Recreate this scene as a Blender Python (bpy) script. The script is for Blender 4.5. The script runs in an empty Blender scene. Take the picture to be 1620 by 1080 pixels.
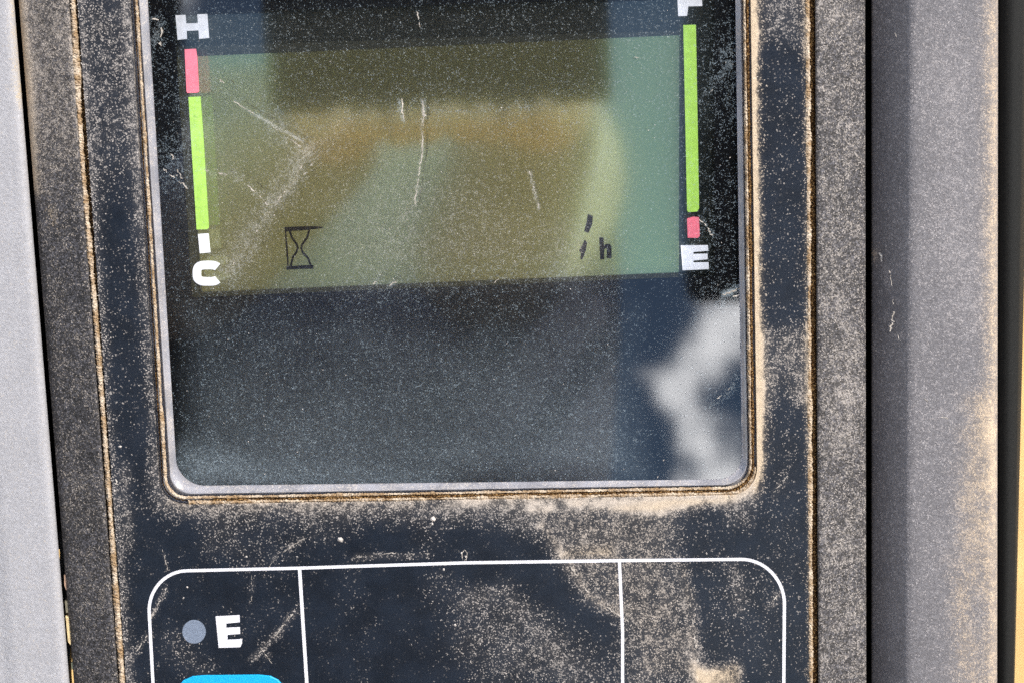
import bpy, bmesh, math, random
import numpy as np
from mathutils import Vector, Matrix, noise as mnoise

random.seed(7); rng = np.random.default_rng(7)
S = bpy.context.scene
COL = S.collection
MM = 0.001

# ------------------------------------------------------------------ camera
# The monitor frame: x right, y up along the panel, z out of the panel (millimetres).
TILT = math.radians(30)                      # the monitor leans back
FPX = 2900.0                                 # focal length in photo pixels (1620 wide)
W0, H0 = 1620.0, 1080.0
ORIG = Vector((0, 0, .88))
XW = Vector((1, 0, 0)); YW = Vector((0, math.sin(TILT), math.cos(TILT))); ZW = Vector((0, -math.cos(TILT), math.sin(TILT)))
T = Matrix(((XW.x, YW.x, ZW.x, ORIG.x), (XW.y, YW.y, ZW.y, ORIG.y), (XW.z, YW.z, ZW.z, ORIG.z), (0, 0, 0, 1)))

def _norm(v): return v / np.linalg.norm(v)
# panel axes seen in camera space (x right, y down, z forward)
fw = _norm(np.array([900 - 810.0, 140 - 540.0, FPX]))
dn = np.array([0.0311, 1.0, 0.0]); dn = _norm(dn - fw * dn.dot(fw))
xx = np.cross(dn, fw); xx = _norm(xx)
DIST = 404.0
def ray(px, py): return np.array([px - 810.0, py - 540.0, FPX])
def panel_dir(v): return np.array([v.dot(xx), -v.dot(dn), -v.dot(fw)])
_r0 = panel_dir(ray(730, 600))
CAM = np.array([0, 0, 0.0]) - _r0 * (DIST / -_r0[2]); CAM[2] = DIST
def P(px, py, z=0.0):
    """photo measurement -> point on the panel plane at height z (mm)"""
    d = panel_dir(ray(px, py)); t = (z - CAM[2]) / d[2]
    q = CAM + d * t
    return (float(q[0]), float(q[1]))
PX = DIST / FPX                              # mm per photo pixel on the face

cam = bpy.data.cameras.new("camera"); cam_o = bpy.data.objects.new("camera", cam); COL.objects.link(cam_o)
cam.sensor_width = 36; cam.lens = 36 * FPX / W0; cam.clip_start = 0.005; cam.clip_end = 3000
cx = Vector(panel_dir(np.array([1.0, 0, 0]))); cy = Vector(panel_dir(np.array([0, -1.0, 0]))); cz = Vector(panel_dir(np.array([0, 0, -1.0])))
Mc = Matrix(((cx.x, cy.x, cz.x, CAM[0] * MM), (cx.y, cy.y, cz.y, CAM[1] * MM), (cx.z, cy.z, cz.z, CAM[2] * MM), (0, 0, 0, 1)))
cam_o.matrix_world = T @ Mc
cam.dof.use_dof = True; cam.dof.focus_distance = 0.412; cam.dof.aperture_fstop = 24
S.camera = cam_o

# ------------------------------------------------------------------ sun and sky
SUNP = Vector((1.2, 1.2, 1.0)).normalized()                      # towards the sun, panel frame
SUNW = (T.to_3x3() @ SUNP).normalized()
sun_el = math.asin(SUNW.z); sun_az = math.atan2(SUNW.x, SUNW.y)
sl = bpy.data.lights.new("sun", 'SUN'); so = bpy.data.objects.new("sun", sl); COL.objects.link(so)
sl.energy = 4.0; sl.angle = math.radians(0.5); sl.color = (1.0, 0.93, 0.84)
so.rotation_euler = SUNW.to_track_quat('Z', 'Y').to_euler(); so.location = (3, -1, 5)

S.view_settings.view_transform = 'Standard'; S.view_settings.look = 'None'
S.view_settings.gamma = 1.0; S.view_settings.exposure = 0.3
S.cycles.max_bounces = 8; S.cycles.transparent_max_bounces = 12
S.cycles.use_denoising = False
S.cycles.caustics_reflective = False; S.cycles.caustics_refractive = False
S.cycles.sample_clamp_indirect = 6.0

# ------------------------------------------------------------------ node helper
class G:
    def __init__(s, tree): s.t = tree; s.n = tree.nodes; s.l = tree.links
    def node(s, typ, **kw):
        nd = s.n.new(typ)
        for k, v in kw.items(): setattr(nd, k, v)
        return nd
    def put(s, sock, v):
        if hasattr(v, 'is_output'): s.l.new(v, sock)
        elif isinstance(v, (tuple, list)) and len(v) == 3 and sock.type == 'RGBA': sock.default_value = (*v, 1)
        else: sock.default_value = v
    def math(s, op, a, b=0.0, c=None, clamp=False):
        nd = s.node('ShaderNodeMath', operation=op, use_clamp=clamp); s.put(nd.inputs[0], a); s.put(nd.inputs[1], b)
        if c is not None: s.put(nd.inputs[2], c)
        return nd.outputs[0]
    def mix(s, f, a, b):
        nd = s.node('ShaderNodeMix', data_type='RGBA'); s.put(nd.inputs[0], f); s.put(nd.inputs[6], a); s.put(nd.inputs[7], b)
        return nd.outputs[2]
    def ramp(s, f, lo, hi, a=0.0, b=1.0, smooth=True):
        nd = s.node('ShaderNodeMapRange', interpolation_type='SMOOTHSTEP' if smooth else 'LINEAR'); nd.clamp = True
        s.put(nd.inputs[0], f); s.put(nd.inputs[1], lo); s.put(nd.inputs[2], hi); s.put(nd.inputs[3], a); s.put(nd.inputs[4], b)
        return nd.outputs[0]
    def coords(s, scale=(1000, 1000, 1000), off=(0, 0, 0)):
        tc = s.node('ShaderNodeTexCoord'); mp = s.node('ShaderNodeMapping'); mp.inputs[3].default_value = scale; mp.inputs[1].default_value = off
        s.l.new(tc.outputs['Object'], mp.inputs[0]); return mp.outputs[0]
    def noise(s, vec, scale, detail=2.0, rough=0.5, dist=0.0):
        nd = s.node('ShaderNodeTexNoise'); s.l.new(vec, nd.inputs['Vector']); s.put(nd.inputs['Scale'], scale)
        nd.inputs['Detail'].default_value = detail; nd.inputs['Roughness'].default_value = rough; nd.inputs['Distortion'].default_value = dist
        return nd.outputs[0]
    def voro(s, vec, scale, feat='F1', rnd=1.0):
        nd = s.node('ShaderNodeTexVoronoi', feature=feat); s.l.new(vec, nd.inputs['Vector']); s.put(nd.inputs['Scale'], scale)
        nd.inputs['Randomness'].default_value = rnd
        return nd.outputs
    def bump(s, h, strength, dist):
        nd = s.node('ShaderNodeBump'); nd.inputs['Strength'].default_value = strength; nd.inputs['Distance'].default_value = dist
        s.l.new(h, nd.inputs['Height']); return nd.outputs[0]
    def attr(s, name):
        nd = s.node('ShaderNodeAttribute', attribute_name=name); sp = s.node('ShaderNodeSeparateColor'); s.l.new(nd.outputs['Color'], sp.inputs[0])
        return sp.outputs
    def bsdf(s, color, rough=0.5, normal=None, spec=0.5, metal=0.0, coat=0.0):
        nd = s.node('ShaderNodeBsdfPrincipled'); s.put(nd.inputs['Base Color'], color); s.put(nd.inputs['Roughness'], rough)
        s.put(nd.inputs['Specular IOR Level'], spec); s.put(nd.inputs['Metallic'], metal); s.put(nd.inputs['Coat Weight'], coat)
        if normal is not None: s.l.new(normal, nd.inputs['Normal'])
        return nd.outputs[0]
    def shmix(s, f, a, b):
        nd = s.node('ShaderNodeMixShader'); s.put(nd.inputs[0], f); s.l.new(a, nd.inputs[1]); s.l.new(b, nd.inputs[2]); return nd.outputs[0]

def mat(name, build):
    m = bpy.data.materials.new(name); m.use_nodes = True; m.node_tree.nodes.clear()
    g = G(m.node_tree); out = g.node('ShaderNodeOutputMaterial'); sh = build(g); m.node_tree.links.new(sh, out.inputs[0]); return m

# world: Nishita sky with broken cumulus
wd = bpy.data.worlds.new("World"); S.world = wd; wd.use_nodes = True; wd.node_tree.nodes.clear()
g = G(wd.node_tree)
CLOUD_OFF = (2.390432, 9.132194, -4.099293)
sky = g.node('ShaderNodeTexSky', sky_type='NISHITA', sun_disc=False); sky.sun_elevation = sun_el; sky.sun_rotation = sun_az
sky.air_density = 1.0; sky.dust_density = 0.1; sky.ozone_density = 3.0
tc = g.node('ShaderNodeTexCoord'); mp = g.node('ShaderNodeMapping'); g.l.new(tc.outputs['Generated'], mp.inputs[0]); mp.inputs[1].default_value = CLOUD_OFF
cn = g.noise(mp.outputs[0], 9.0, 5.0, 0.5, 0.3)
cm = g.ramp(cn, 0.545, 0.67)
bg = g.node('ShaderNodeBackground'); bg.inputs[1].default_value = 0.12
g.l.new(g.mix(cm, sky.outputs[0], (46.0, 46.0, 47.0)), bg.inputs[0])
wo = g.node('ShaderNodeOutputWorld'); g.l.new(bg.outputs[0], wo.inputs[0])

# ------------------------------------------------------------------ object helpers
def empty(name, parent=None, panel=True):
    o = bpy.data.objects.new(name, None); COL.objects.link(o); o.empty_display_size = 0.02
    if parent: o.parent = parent
    elif panel: o.matrix_world = T
    return o
def mesh_obj(name, verts, faces, material, parent=None, mm=True, smooth=False, panel=True):
    me = bpy.data.meshes.new(name)
    v = np.asarray(verts, float) * (MM if mm else 1.0)
    me.from_pydata([tuple(a) for a in v], [], [tuple(int(i) for i in f) for f in faces]); me.update()
    if smooth: me.polygons.foreach_set('use_smooth', [True] * len(me.polygons))
    me.materials.append(material)
    o = bpy.data.objects.new(name, me); COL.objects.link(o)
    if parent: o.parent = parent
    elif panel: o.matrix_world = T
    return o
def tag(o, label=None, cat=None, group=None, kind=None):
    if label: o['label'] = label
    if cat: o['category'] = cat
    if group: o['group'] = group
    if kind: o['kind'] = kind
    return o
def set_dust(o, rgb):
    me = o.data; a = me.color_attributes.new("dust", 'FLOAT_COLOR', 'POINT')
    arr = np.ones((len(me.vertices), 4), np.float32); arr[:, :3] = rgb; a.data.foreach_set('color', arr.ravel())
def prism(polys, z0, z1):
    """closed polygons (lists of (x,y) mm) extruded z0..z1"""
    V, F = [], []
    for p in polys:
        n = len(p); b = len(V)
        area = sum(p[i][0] * p[(i + 1) % n][1] - p[(i + 1) % n][0] * p[i][1] for i in range(n))
        if area < 0: p = p[::-1]
        V += [(x, y, z1) for x, y in p] + [(x, y, z0) for x, y in p]
        F.append([b + i for i in range(n)]); F.append([b + n + i for i in range(n)][::-1])
        for i in range(n):
            j = (i + 1) % n; F.append([b + i, b + n + i, b + n + j, b + j])
    return V, F
def stroke_quads(pts, w):
    """polyline (mm) -> one ribbon polygon"""
    L, R = [], []
    n = len(pts)
    for i, p in enumerate(pts):
        a = np.array(pts[max(i - 1, 0)]); b = np.array(pts[min(i + 1, n - 1)]); d = b - a; d = d / (np.linalg.norm(d) + 1e-9)
        nn = np.array([-d[1], d[0]]); ww = w[i] if isinstance(w, (list, tuple)) else w
        L.append(tuple(np.array(p) + nn * ww / 2)); R.append(tuple(np.array(p) - nn * ww / 2))
    return L, R
def ribbon_prism(pts, w, z0, z1, V=None, F=None):
    V = [] if V is None else V; F = [] if F is None else F
    L, R = stroke_quads(pts, w); n = len(pts); b = len(V)
    for i in range(n):
        V += [(L[i][0], L[i][1], z1), (R[i][0], R[i][1], z1), (L[i][0], L[i][1], z0), (R[i][0], R[i][1], z0)]
    for i in range(n - 1):
        k = b + 4 * i; m = k + 4
        F += [[k, k + 1, m + 1, m], [k, m, m + 2, k + 2], [k + 1, k + 3, m + 3, m + 1]]
    F += [[b, b + 2, b + 3, b + 1]]; k = b + 4 * (n - 1); F += [[k, k + 1, k + 3, k + 2]]
    return V, F
def fillet(corners, radii, seg=14):
    """rounded polygon through corners (mm), each with its own radius"""
    out = []; n = len(corners)
    for i in range(n):
        p = np.array(corners[i], float); a = np.array(corners[i - 1], float); b = np.array(corners[(i + 1) % n], float)
        u = _norm(a - p); v = _norm(b - p); ang = math.acos(np.clip(u.dot(v), -1, 1)); r = radii[i]
        if r <= 0: out.append([tuple(p)] * (seg + 1)); continue
        t = r / math.tan(ang / 2); c = p + _norm(u + v) * (r / math.sin(ang / 2))
        s0 = p + u * t - c; s1 = p + v * t - c
        a0 = math.atan2(s0[1], s0[0]); a1 = math.atan2(s1[1], s1[0]); da = (a1 - a0 + math.pi) % (2 * math.pi) - math.pi
        out.append([tuple(c + r * np.array([math.cos(a0 + da * k / seg), math.sin(a0 + da * k / seg)])) for k in range(seg + 1)])
    return out                                # list of arcs, one per corner
def loop_pts(corners, radii, nside=40, seg=14):
    """closed loop, starting in the middle of corner 0's arc, equal topology for every loop built with the same numbers"""
    arcs = fillet(corners, radii, seg); n = len(arcs); pts = []
    for i in range(n):
        arc = arcs[i]; nxt = arcs[(i + 1) % n]
        pts += arc
        a = np.array(arc[-1]); b = np.array(nxt[0])
        for k in range(1, nside): pts.append(tuple(a + (b - a) * k / nside))
    return pts
def loft(loops):
    """list of loops of (x,y,z) with the same count -> closed band"""
    V = [p for l in loops for p in l]; n = len(loops[0]); F = []
    for j in range(len(loops) - 1):
        for i in range(n):
            k = (i + 1) % n; F.append([j * n + i, j * n + k, (j + 1) * n + k, (j + 1) * n + i])
    return V, F

# ------------------------------------------------------------------ dust density painting (dirt, and a corner glow on the glass, in panel millimetres)
def vnoise(x, y, scale, seed=0):
    """smooth value noise on arrays"""
    r = np.random.default_rng(seed + 991); tab = r.random((64, 64))
    X = x / scale; Y = y / scale; xi = np.floor(X).astype(int); yi = np.floor(Y).astype(int); fx = X - xi; fy = Y - yi
    fx = fx * fx * (3 - 2 * fx); fy = fy * fy * (3 - 2 * fy)
    t = lambda a, b: tab[a % 64, b % 64]
    return (t(xi, yi) * (1 - fx) + t(xi + 1, yi) * fx) * (1 - fy) + (t(xi, yi + 1) * (1 - fx) + t(xi + 1, yi + 1) * fx) * fy
def fbm(x, y, scale, seed=0):
    return (vnoise(x, y, scale, seed) + .5 * vnoise(x, y, scale / 2.1, seed + 1) + .25 * vnoise(x, y, scale / 4.3, seed + 2)) / 1.75
def dseg(x, y, pts):
    """distance to a polyline (mm)"""
    d = np.full(x.shape, 1e9)
    for (ax, ay), (bx, by) in zip(pts[:-1], pts[1:]):
        ux, uy = bx - ax, by - ay; L = ux * ux + uy * uy + 1e-12
        t = np.clip(((x - ax) * ux + (y - ay) * uy) / L, 0, 1)
        d = np.minimum(d, np.hypot(x - ax - t * ux, y - ay - t * uy))
    return d
def inpoly(x, y, poly):
    c = np.zeros(x.shape, bool); n = len(poly)
    for i in range(n):
        x0, y0 = poly[i]; x1, y1 = poly[(i + 1) % n]
        if y0 == y1: continue
        c ^= ((y0 > y) != (y1 > y)) & (x < (x1 - x0) * (y - y0) / (y1 - y0) + x0)
    return c
def soft_poly(x, y, pts_px, soft_px, z=0, warp=0.0):
    """1 inside the outline, falling to 0 over soft_px outside/inside its edge"""
    poly = [P(a, b, z) for a, b in pts_px]
    if warp: x = x + (fbm(x, y, 6, 5) - .5) * warp; y = y + (fbm(x, y, 6, 15) - .5) * warp
    ins = inpoly(x, y, poly); d = dseg(x, y, poly + [poly[0]]); s = soft_px * PX
    sd = np.where(ins, d, -d); return np.clip(sd / s * .5 + .5, 0, 1)
def stroke(x, y, pts_px, w_px, z=0, warp=0.0):
    pts = [P(a, b, z) for a, b in pts_px]
    if warp: x = x + (fbm(x, y, 4, 25) - .5) * warp
    d = dseg(x, y, pts); return np.exp(-(d / (w_px * PX)) ** 2)

# ------------------------------------------------------------------ materials
def speck(g, v, dens, fine=4.2, coarse=1.6):
    """salt-like dust: every little cell carries a grain with a chance given by the density; returns coverage 0..1"""
    nz = g.noise(v, .55, 4, .7); dl = g.math('MULTIPLY', dens, g.ramp(nz, .36, .68, .05, 2.1, False))
    c1 = g.voro(v, fine); s1 = g.node('ShaderNodeSeparateColor'); g.l.new(c1['Color'], s1.inputs[0])
    c2 = g.voro(v, coarse); s2 = g.node('ShaderNodeSeparateColor'); g.l.new(c2['Color'], s2.inputs[0])
    h1 = g.ramp(s1.outputs[0], g.math('SUBTRACT', dl, .04), g.math('ADD', dl, .04), 1.0, 0.0)
    o1 = g.math('MULTIPLY', h1, g.ramp(s1.outputs[1], 0, 1, .10, .82, False))
    d2 = g.math('MULTIPLY', g.math('MULTIPLY', dl, dl), .16)
    h2 = g.ramp(s2.outputs[0], g.math('SUBTRACT', d2, .01), g.math('ADD', d2, .01), 1.0, 0.0)
    o2 = g.math('MULTIPLY', g.math('MULTIPLY', h2, g.ramp(c2['Distance'], .12, .42, 1, 0)), g.ramp(s2.outputs[1], 0, 1, .4, 1.0, False))
    gate = g.ramp(dens, 0.0, .03)
    return g.math('MULTIPLY', g.math('MAXIMUM', o1, o2), gate)
def dusty(name, base, rough, spec, dust_cool=(.52, .48, .45), dust_warm=(.66, .52, .36), fine=4.2, grain=0.0, grain_scale=2.6, coat=0.0, base_var=.25, film=.30, gl=(.35, 2.6)):
    """glossy or grained plastic with speckled dust; 'dust' attribute: r density, g warmth"""
    def b(g):
        v = g.coords(); at = g.attr('dust'); n3 = g.noise(v, .12, 3, .6)
        f = speck(g, v, at[0], fine)
        f = g.math('MAXIMUM', f, g.math('MULTIPLY', at[0], film))
        f = g.math('ADD', f, g.ramp(at[0], .58, 1.1, 0, .6), clamp=True)
        dc = g.mix(at[1], dust_cool, dust_warm)
        lo = tuple(c * (1 - base_var) for c in base); hi = tuple(c * (1 + base_var) for c in base)
        bc = g.mix(g.ramp(n3, .3, .7), lo, hi)
        if grain:
            cv = g.voro(v, grain_scale); sc_ = g.node('ShaderNodeSeparateColor'); g.l.new(cv['Color'], sc_.inputs[0]); gn = g.noise(v, grain_scale * .8, 2, .6)
            r2 = g.math('MULTIPLY', sc_.outputs[0], sc_.outputs[0]); k = g.math('ADD', g.math('MULTIPLY', r2, gl[1] - gl[0]), gl[0])
            vm = g.node('ShaderNodeVectorMath', operation='SCALE'); g.l.new(bc, vm.inputs[0]); g.l.new(k, vm.inputs['Scale']); bc = vm.outputs[0]
            h = g.math('ADD', g.math('MULTIPLY', gn, 1.2), g.math('ADD', g.math('MULTIPLY', sc_.outputs[1], .5), g.math('MULTIPLY', f, .3))); nr = g.bump(h, grain, .0003)
        else:
            nr = g.bump(g.math('ADD', f, g.math('MULTIPLY', n3, .6)), .25, .0001)
        return g.bsdf(g.mix(f, bc, dc), g.math('ADD', g.math('MULTIPLY', f, .5), rough, clamp=True), nr, spec, coat=coat)
    return mat(name, b)

M_face = dusty('face_film', (.009, .0135, .022), .32, .3, film=.16)
M_rim = dusty('housing_plastic', (.030, .029, .032), .62, .4, grain=.8, grain_scale=2.7, film=.15, gl=(.3, 3.5))
M_surround = dusty('surround_plastic', (.28, .275, .295), .22, .6, film=.2)
M_trim_light = dusty('left_trim_plastic', (.40, .395, .41), .5, .35, dust_warm=(.58, .46, .28), grain=.35, grain_scale=1.5, base_var=.03, film=.3, gl=(.95, 1.07))
M_trim_grey = dusty('right_trim_plastic', (.172, .164, .170), .5, .35, dust_cool=(.44, .42, .43), dust_warm=(.68, .53, .37), grain=.35, grain_scale=2.0, base_var=.05, film=.25, gl=(.86, 1.22))

def _dustmat(g):
    v = g.coords(); n1 = g.noise(v, 3.0, 3, .7); n2 = g.noise(v, .22, 4, .7); n3 = g.noise(v, 1.4, 2)
    c = g.mix(g.ramp(n2, .38, .62), (.40, .27, .15), (.70, .58, .44))
    c = g.mix(g.ramp(n1, .36, .46, 1, 0), c, (.10, .05, .02))
    return g.bsdf(c, .95, g.bump(g.math('ADD', n1, n3), .8, .0004), .1)
M_dust = mat('caked_dust', _dustmat)
def _soil(g):
    v = g.coords(); n1 = g.noise(v, 2.6, 3, .7)
    c = g.mix(g.ramp(n1, .48, .66), (.055, .026, .010), (.50, .30, .12))
    return g.bsdf(c, .95, g.bump(n1, .8, .0004), .1)
M_soil = mat('brown_soil', _soil)
def simple(name, col, rough, spec=.5, metal=0.0, var=.15, scale=1.2, coat=0.0):
    def b(g):
        v = g.coords(); n = g.noise(v, scale, 3, .6)
        return g.bsdf(g.mix(g.ramp(n, .3, .7), tuple(c * (1 - var) for c in col), tuple(min(1, c * (1 + var)) for c in col)), rough, g.bump(n, .1, .0002), spec, metal, coat)
    return mat(name, b)
M_black = simple('black_rubber', (.010, .010, .009), .7, .25)
M_mask = simple('black_print', (.004, .004, .005), .5, .0, var=.1)
M_crumb = simple('dust_crumb', (.66, .60, .54), .9, .1, var=.3, scale=.3)
M_streak = simple('dust_streak', (.50, .45, .39), .9, .1, var=.35, scale=.6)
M_white = simple('white_print', (.80, .79, .82), .5, .3, var=.09, scale=2.5)
M_green = simple('green_print', (.36, .66, .05), .45, .3, var=.06)
M_red = simple('red_print', (.82, .13, .19), .45, .3, var=.06)
M_seg = simple('lcd_segment', (.003, .003, .004), .5, .1)
M_lamp = simple('grey_lens', (.20, .24, .31), .35, .4, var=.12, scale=2.0)
M_blue = simple('blue_print', (.010, .42, .80), .4, .4, var=.04)

GLASS_Z = -2.0; MASK_Z = -2.6; LCD_Z = -8.5
def _glass(g):
    v = g.coords(); at = g.attr('dust')
    n1 = g.noise(v, 2.2, 2, .6)
    sp = g.math('MULTIPLY', speck(g, v, at[0], 4.8), .42)
    f = g.math('ADD', sp, g.math('MULTIPLY', at[2], g.ramp(n1, .3, .7, .6, 1.4, False)), clamp=True)
    dust = g.node('ShaderNodeBsdfDiffuse'); g.put(dust.inputs[0], g.mix(at[1], (.30, .43, .53), (.60, .53, .42)))  # cool end carries the sky's blue in the dust colour
    tr = g.node('ShaderNodeBsdfTransparent'); tr.inputs[0].default_value = (.96, .97, .96, 1)
    gl = g.node('ShaderNodeBsdfGlossy'); gl.inputs[0].default_value = (1, 1, 1, 1); gl.inputs[1].default_value = .035
    fr = g.node('ShaderNodeFresnel'); fr.inputs[0].default_value = 1.95
    return g.shmix(f, g.shmix(fr.outputs[0], tr.outputs[0], gl.outputs[0]), dust.outputs[0])
M_glass = mat('cover_glass', _glass)
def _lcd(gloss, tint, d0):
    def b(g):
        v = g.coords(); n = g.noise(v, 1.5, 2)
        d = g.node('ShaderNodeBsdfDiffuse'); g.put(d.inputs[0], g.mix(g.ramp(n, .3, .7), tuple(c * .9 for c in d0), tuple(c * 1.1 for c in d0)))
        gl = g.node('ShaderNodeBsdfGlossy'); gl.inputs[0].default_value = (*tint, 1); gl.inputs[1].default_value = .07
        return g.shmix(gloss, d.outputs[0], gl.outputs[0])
    return b
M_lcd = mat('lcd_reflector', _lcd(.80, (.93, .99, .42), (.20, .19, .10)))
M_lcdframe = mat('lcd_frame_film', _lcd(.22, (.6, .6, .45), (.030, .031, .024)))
def backlit(name, col, em):
    def b(g):
        nd = g.node('ShaderNodeBsdfPrincipled'); v = g.coords(); n = g.noise(v, .8, 2); c = g.mix(g.ramp(n, .3, .7), tuple(x * .93 for x in col), tuple(min(1, x * 1.07) for x in col))
        g.l.new(c, nd.inputs['Base Color']); g.l.new(c, nd.inputs['Emission Color']); nd.inputs['Emission Strength'].default_value = em; nd.inputs['Roughness'].default_value = .6; nd.inputs['Specular IOR Level'].default_value = .1
        return nd.outputs[0]
    return mat(name, b)
M_bwhite = backlit('backlit_white', (.74, .74, .80), .75); M_bgreen = backlit('backlit_green', (.36, .60, .10), .75); M_bred = backlit('backlit_red', (.78, .17, .23), .75)

# ================================================================== MONITOR
mon = tag(empty('monitor'), 'dusty dark machine display with scratched screen and printed key outlines', 'monitor')

# screen opening outlines in photo pixels: TL, TR, BR, BL
HOLE = [(199.5, -90), (1186, -118), (1198.5, 782), (253.5, 798)]
BEAD = [(206, -82), (1181, -110), (1192, 776), (258, 792)]
WALL_O = [(215, -72), (1170, -100), (1183, 766), (271, 781)]
WALL_I = [(230, -60), (1162, -90), (1174, 757), (281, 768)]
def quad(q, z): return [P(a, b, z) for a, b in q]
R_H = [5, 5, 6.4, 5.6]; R_B = [5, 5, 6.0, 5.0]; R_O = [4.4, 4.4, 5.6, 4.6]; R_I = [3.2, 3.2, 5.4, 6.5]
NS, SG = 110, 14
hole_loop = loop_pts(quad(HOLE, 0), R_H, NS, SG)

# face plate: outer outline
FACE = [(110, -170), (1278, -200), (1287, 1330), (219, 1345)]
face_out = loop_pts(quad(FACE, 0), [.6] * 4, NS, SG)
cen_h = np.mean(hole_loop, axis=0)
def face_loops():
    nr = 64; A = np.array(hole_loop); B = np.array(face_out); L = []
    L.append([(x, y, -1.6) for x, y in hole_loop])
    L.append([(x, y, -.25) for x, y in hole_loop])
    for k in range(nr + 1):
        t = (k / nr); p = A + (B - A) * t
        if k == 0: p = A + (B - A) * .002
        L.append([(x, y, 0.0) for x, y in p])
    L.append([(x, y, -.25) for x, y in (B + (B - A) * .001)]); L.append([(x, y, -1.6) for x, y in (B + (B - A) * .001)])
    return L
V, F = loft(face_loops())
face = mesh_obj('faceplate', V, F, M_face, mon)

def face_dust(x, y):
    hole = [tuple(p) for p in hole_loop]; out = [tuple(p) for p in face_out]
    dh = dseg(x, y, hole[::3] + [hole[0]]); do = dseg(x, y, quad(FACE, 0) + [quad(FACE, 0)[0]])
    nz = fbm(x, y, 9, 3); nf = fbm(x, y, 2.2, 8)
    right = np.clip((x - P(1180, 500)[0]) / 2, 0, 1); bottom = np.clip((P(700, 770)[1] - y) / 2, 0, 1); left = np.clip((P(250, 500)[0] - x) / 2, 0, 1)
    R = .010 + .09 * np.clip(nz - .5, 0, 1) + .04 * (nf - .5); Wm = np.full(x.shape, .15)
    # dusty margins
    R = R + right * (1 - bottom) * (1.6 * np.exp(-(dh / 1.5) ** 2) + .75 * np.exp(-(do / 1.1) ** 2))
    R = R + left * (.42 * np.exp(-(dh / 2.2) ** 2) + .30 * np.exp(-(do / 1.8) ** 2))
    R = R + bottom * (.55 * np.exp(-(dh / 2.6) ** 2))
    R = R + right * bottom * .8 * np.exp(-(do / .9) ** 2)
    Wm = Wm + right * (1.0 * np.exp(-(dh / 2.5) ** 2) + .9 * np.exp(-(do / 1.6) ** 2)) + bottom * .3 * np.exp(-(dh / 2.0) ** 2)
    def add(m, k, w=0.0):
        nonlocal R, Wm
        R = R + k * m * (.75 + .5 * nf); Wm = np.maximum(Wm, w * m)
    def wipe(m, k):
        nonlocal R
        R = R * (1 - m) + k * m
    # left strip: speckled top, clean middle, dust towards the bottom
    add(soft_poly(x, y, [(120, -60), (205, -60), (222, 240), (146, 300)], 60, warp=4), .26)
    wipe(soft_poly(x, y, [(172, 380), (222, 380), (245, 700), (200, 760), (178, 640)], 22, warp=2) * .8, .04)
    add(stroke(x, y, [(196, 740), (200, 860)], 10, warp=2), .22)
    # right strip: clean oval windows in the dust
    add(soft_poly(x, y, [(1195, 515), (1285, 515), (1285, 640), (1195, 640)], 14, warp=2), .42, .25)
    add(soft_poly(x, y, [(1195, 600), (1225, 600), (1215, 760), (1195, 760)], 14, warp=2), .35, .3)
    add(soft_poly(x, y, [(1195, -60), (1285, -60), (1280, 70), (1210, 60)], 26, warp=3), .36, .1)
    wipe(soft_poly(x, y, [(1205, 90), (1240, 70), (1268, 95), (1274, 300), (1274, 505), (1212, 520), (1212, 330), (1204, 200)], 16, warp=1.5), .045)
    wipe(soft_poly(x, y, [(1238, 585), (1258, 640), (1274, 740), (1270, 1080), (1216, 900), (1210, 740), (1218, 620)], 16, warp=1.5) * .9, .055)
    # below the screen
    add(soft_poly(x, y, [(840, 800), (1130, 785), (1195, 750), (1196, 775), (1150, 795), (1080, 806), (1040, 815), (960, 800)], 12, warp=2), .75, .95)
    add(soft_poly(x, y, [(700, 790), (1110, 790), (1085, 830), (1060, 890), (1085, 940), (1110, 1080), (1000, 1080), (985, 975), (930, 940), (880, 860), (830, 815)], 26, warp=2), .36, .35)
    add(soft_poly(x, y, [(885, 872), (970, 858), (975, 884), (890, 886)], 14, warp=2), .35, .9)
    add(stroke(x, y, [(855, 830), (900, 890), (935, 945), (990, 972)], 9, warp=1.5), .42, .5)
    add(soft_poly(x, y, [(700, 925), (760, 950), (880, 1000), (1010, 1080), (760, 1080)], 40, warp=4), .20)
    add(stroke(x, y, [(745, 950), (800, 935), (850, 1000), (905, 1070)], 18, warp=3), .2)
    add(stroke(x, y, [(1078, 890), (1092, 960), (1100, 1050), (1118, 1064)], 12, warp=1), .42, .4)
    add(soft_poly(x, y, [(1090, 1045), (1120, 1058), (1165, 1046), (1175, 1062), (1168, 1090), (1100, 1095)], 9, warp=1.5), .7, .95)
    add(soft_poly(x, y, [(330, 800), (560, 795), (560, 830), (470, 845), (420, 880), (340, 860)], 34, warp=3), .24)
    add(soft_poly(x, y, [(560, 800), (860, 800), (840, 830), (600, 815)], 24, warp=3), .24, .1)
    wipe(soft_poly(x, y, [(370, 830), (430, 812), (480, 840), (470, 890), (380, 890)], 22, warp=2) * .8, .05)
    wipe(soft_poly(x, y, [(1078, 820), (1110, 800), (1135, 806), (1140, 890), (1120, 1045), (1098, 960), (1075, 870)], 14, warp=1.5) * .8, .05)
    wipe(soft_poly(x, y, [(1120, 890), (1230, 910), (1232, 1080), (1185, 1040), (1120, 1050)], 16, warp=1.5) * .7, .08)
    add(soft_poly(x, y, [(1140, 790), (1200, 785), (1190, 830), (1150, 825)], 14, warp=2), .26)
    add(stroke(x, y, [(1160, 895), (1170, 960)], 12, warp=2), .24)
    add(stroke(x, y, [(1215, 960), (1232, 940)], 5), .35)
    add(stroke(x, y, [(1222, 780), (1245, 755)], 2), .5)
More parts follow.
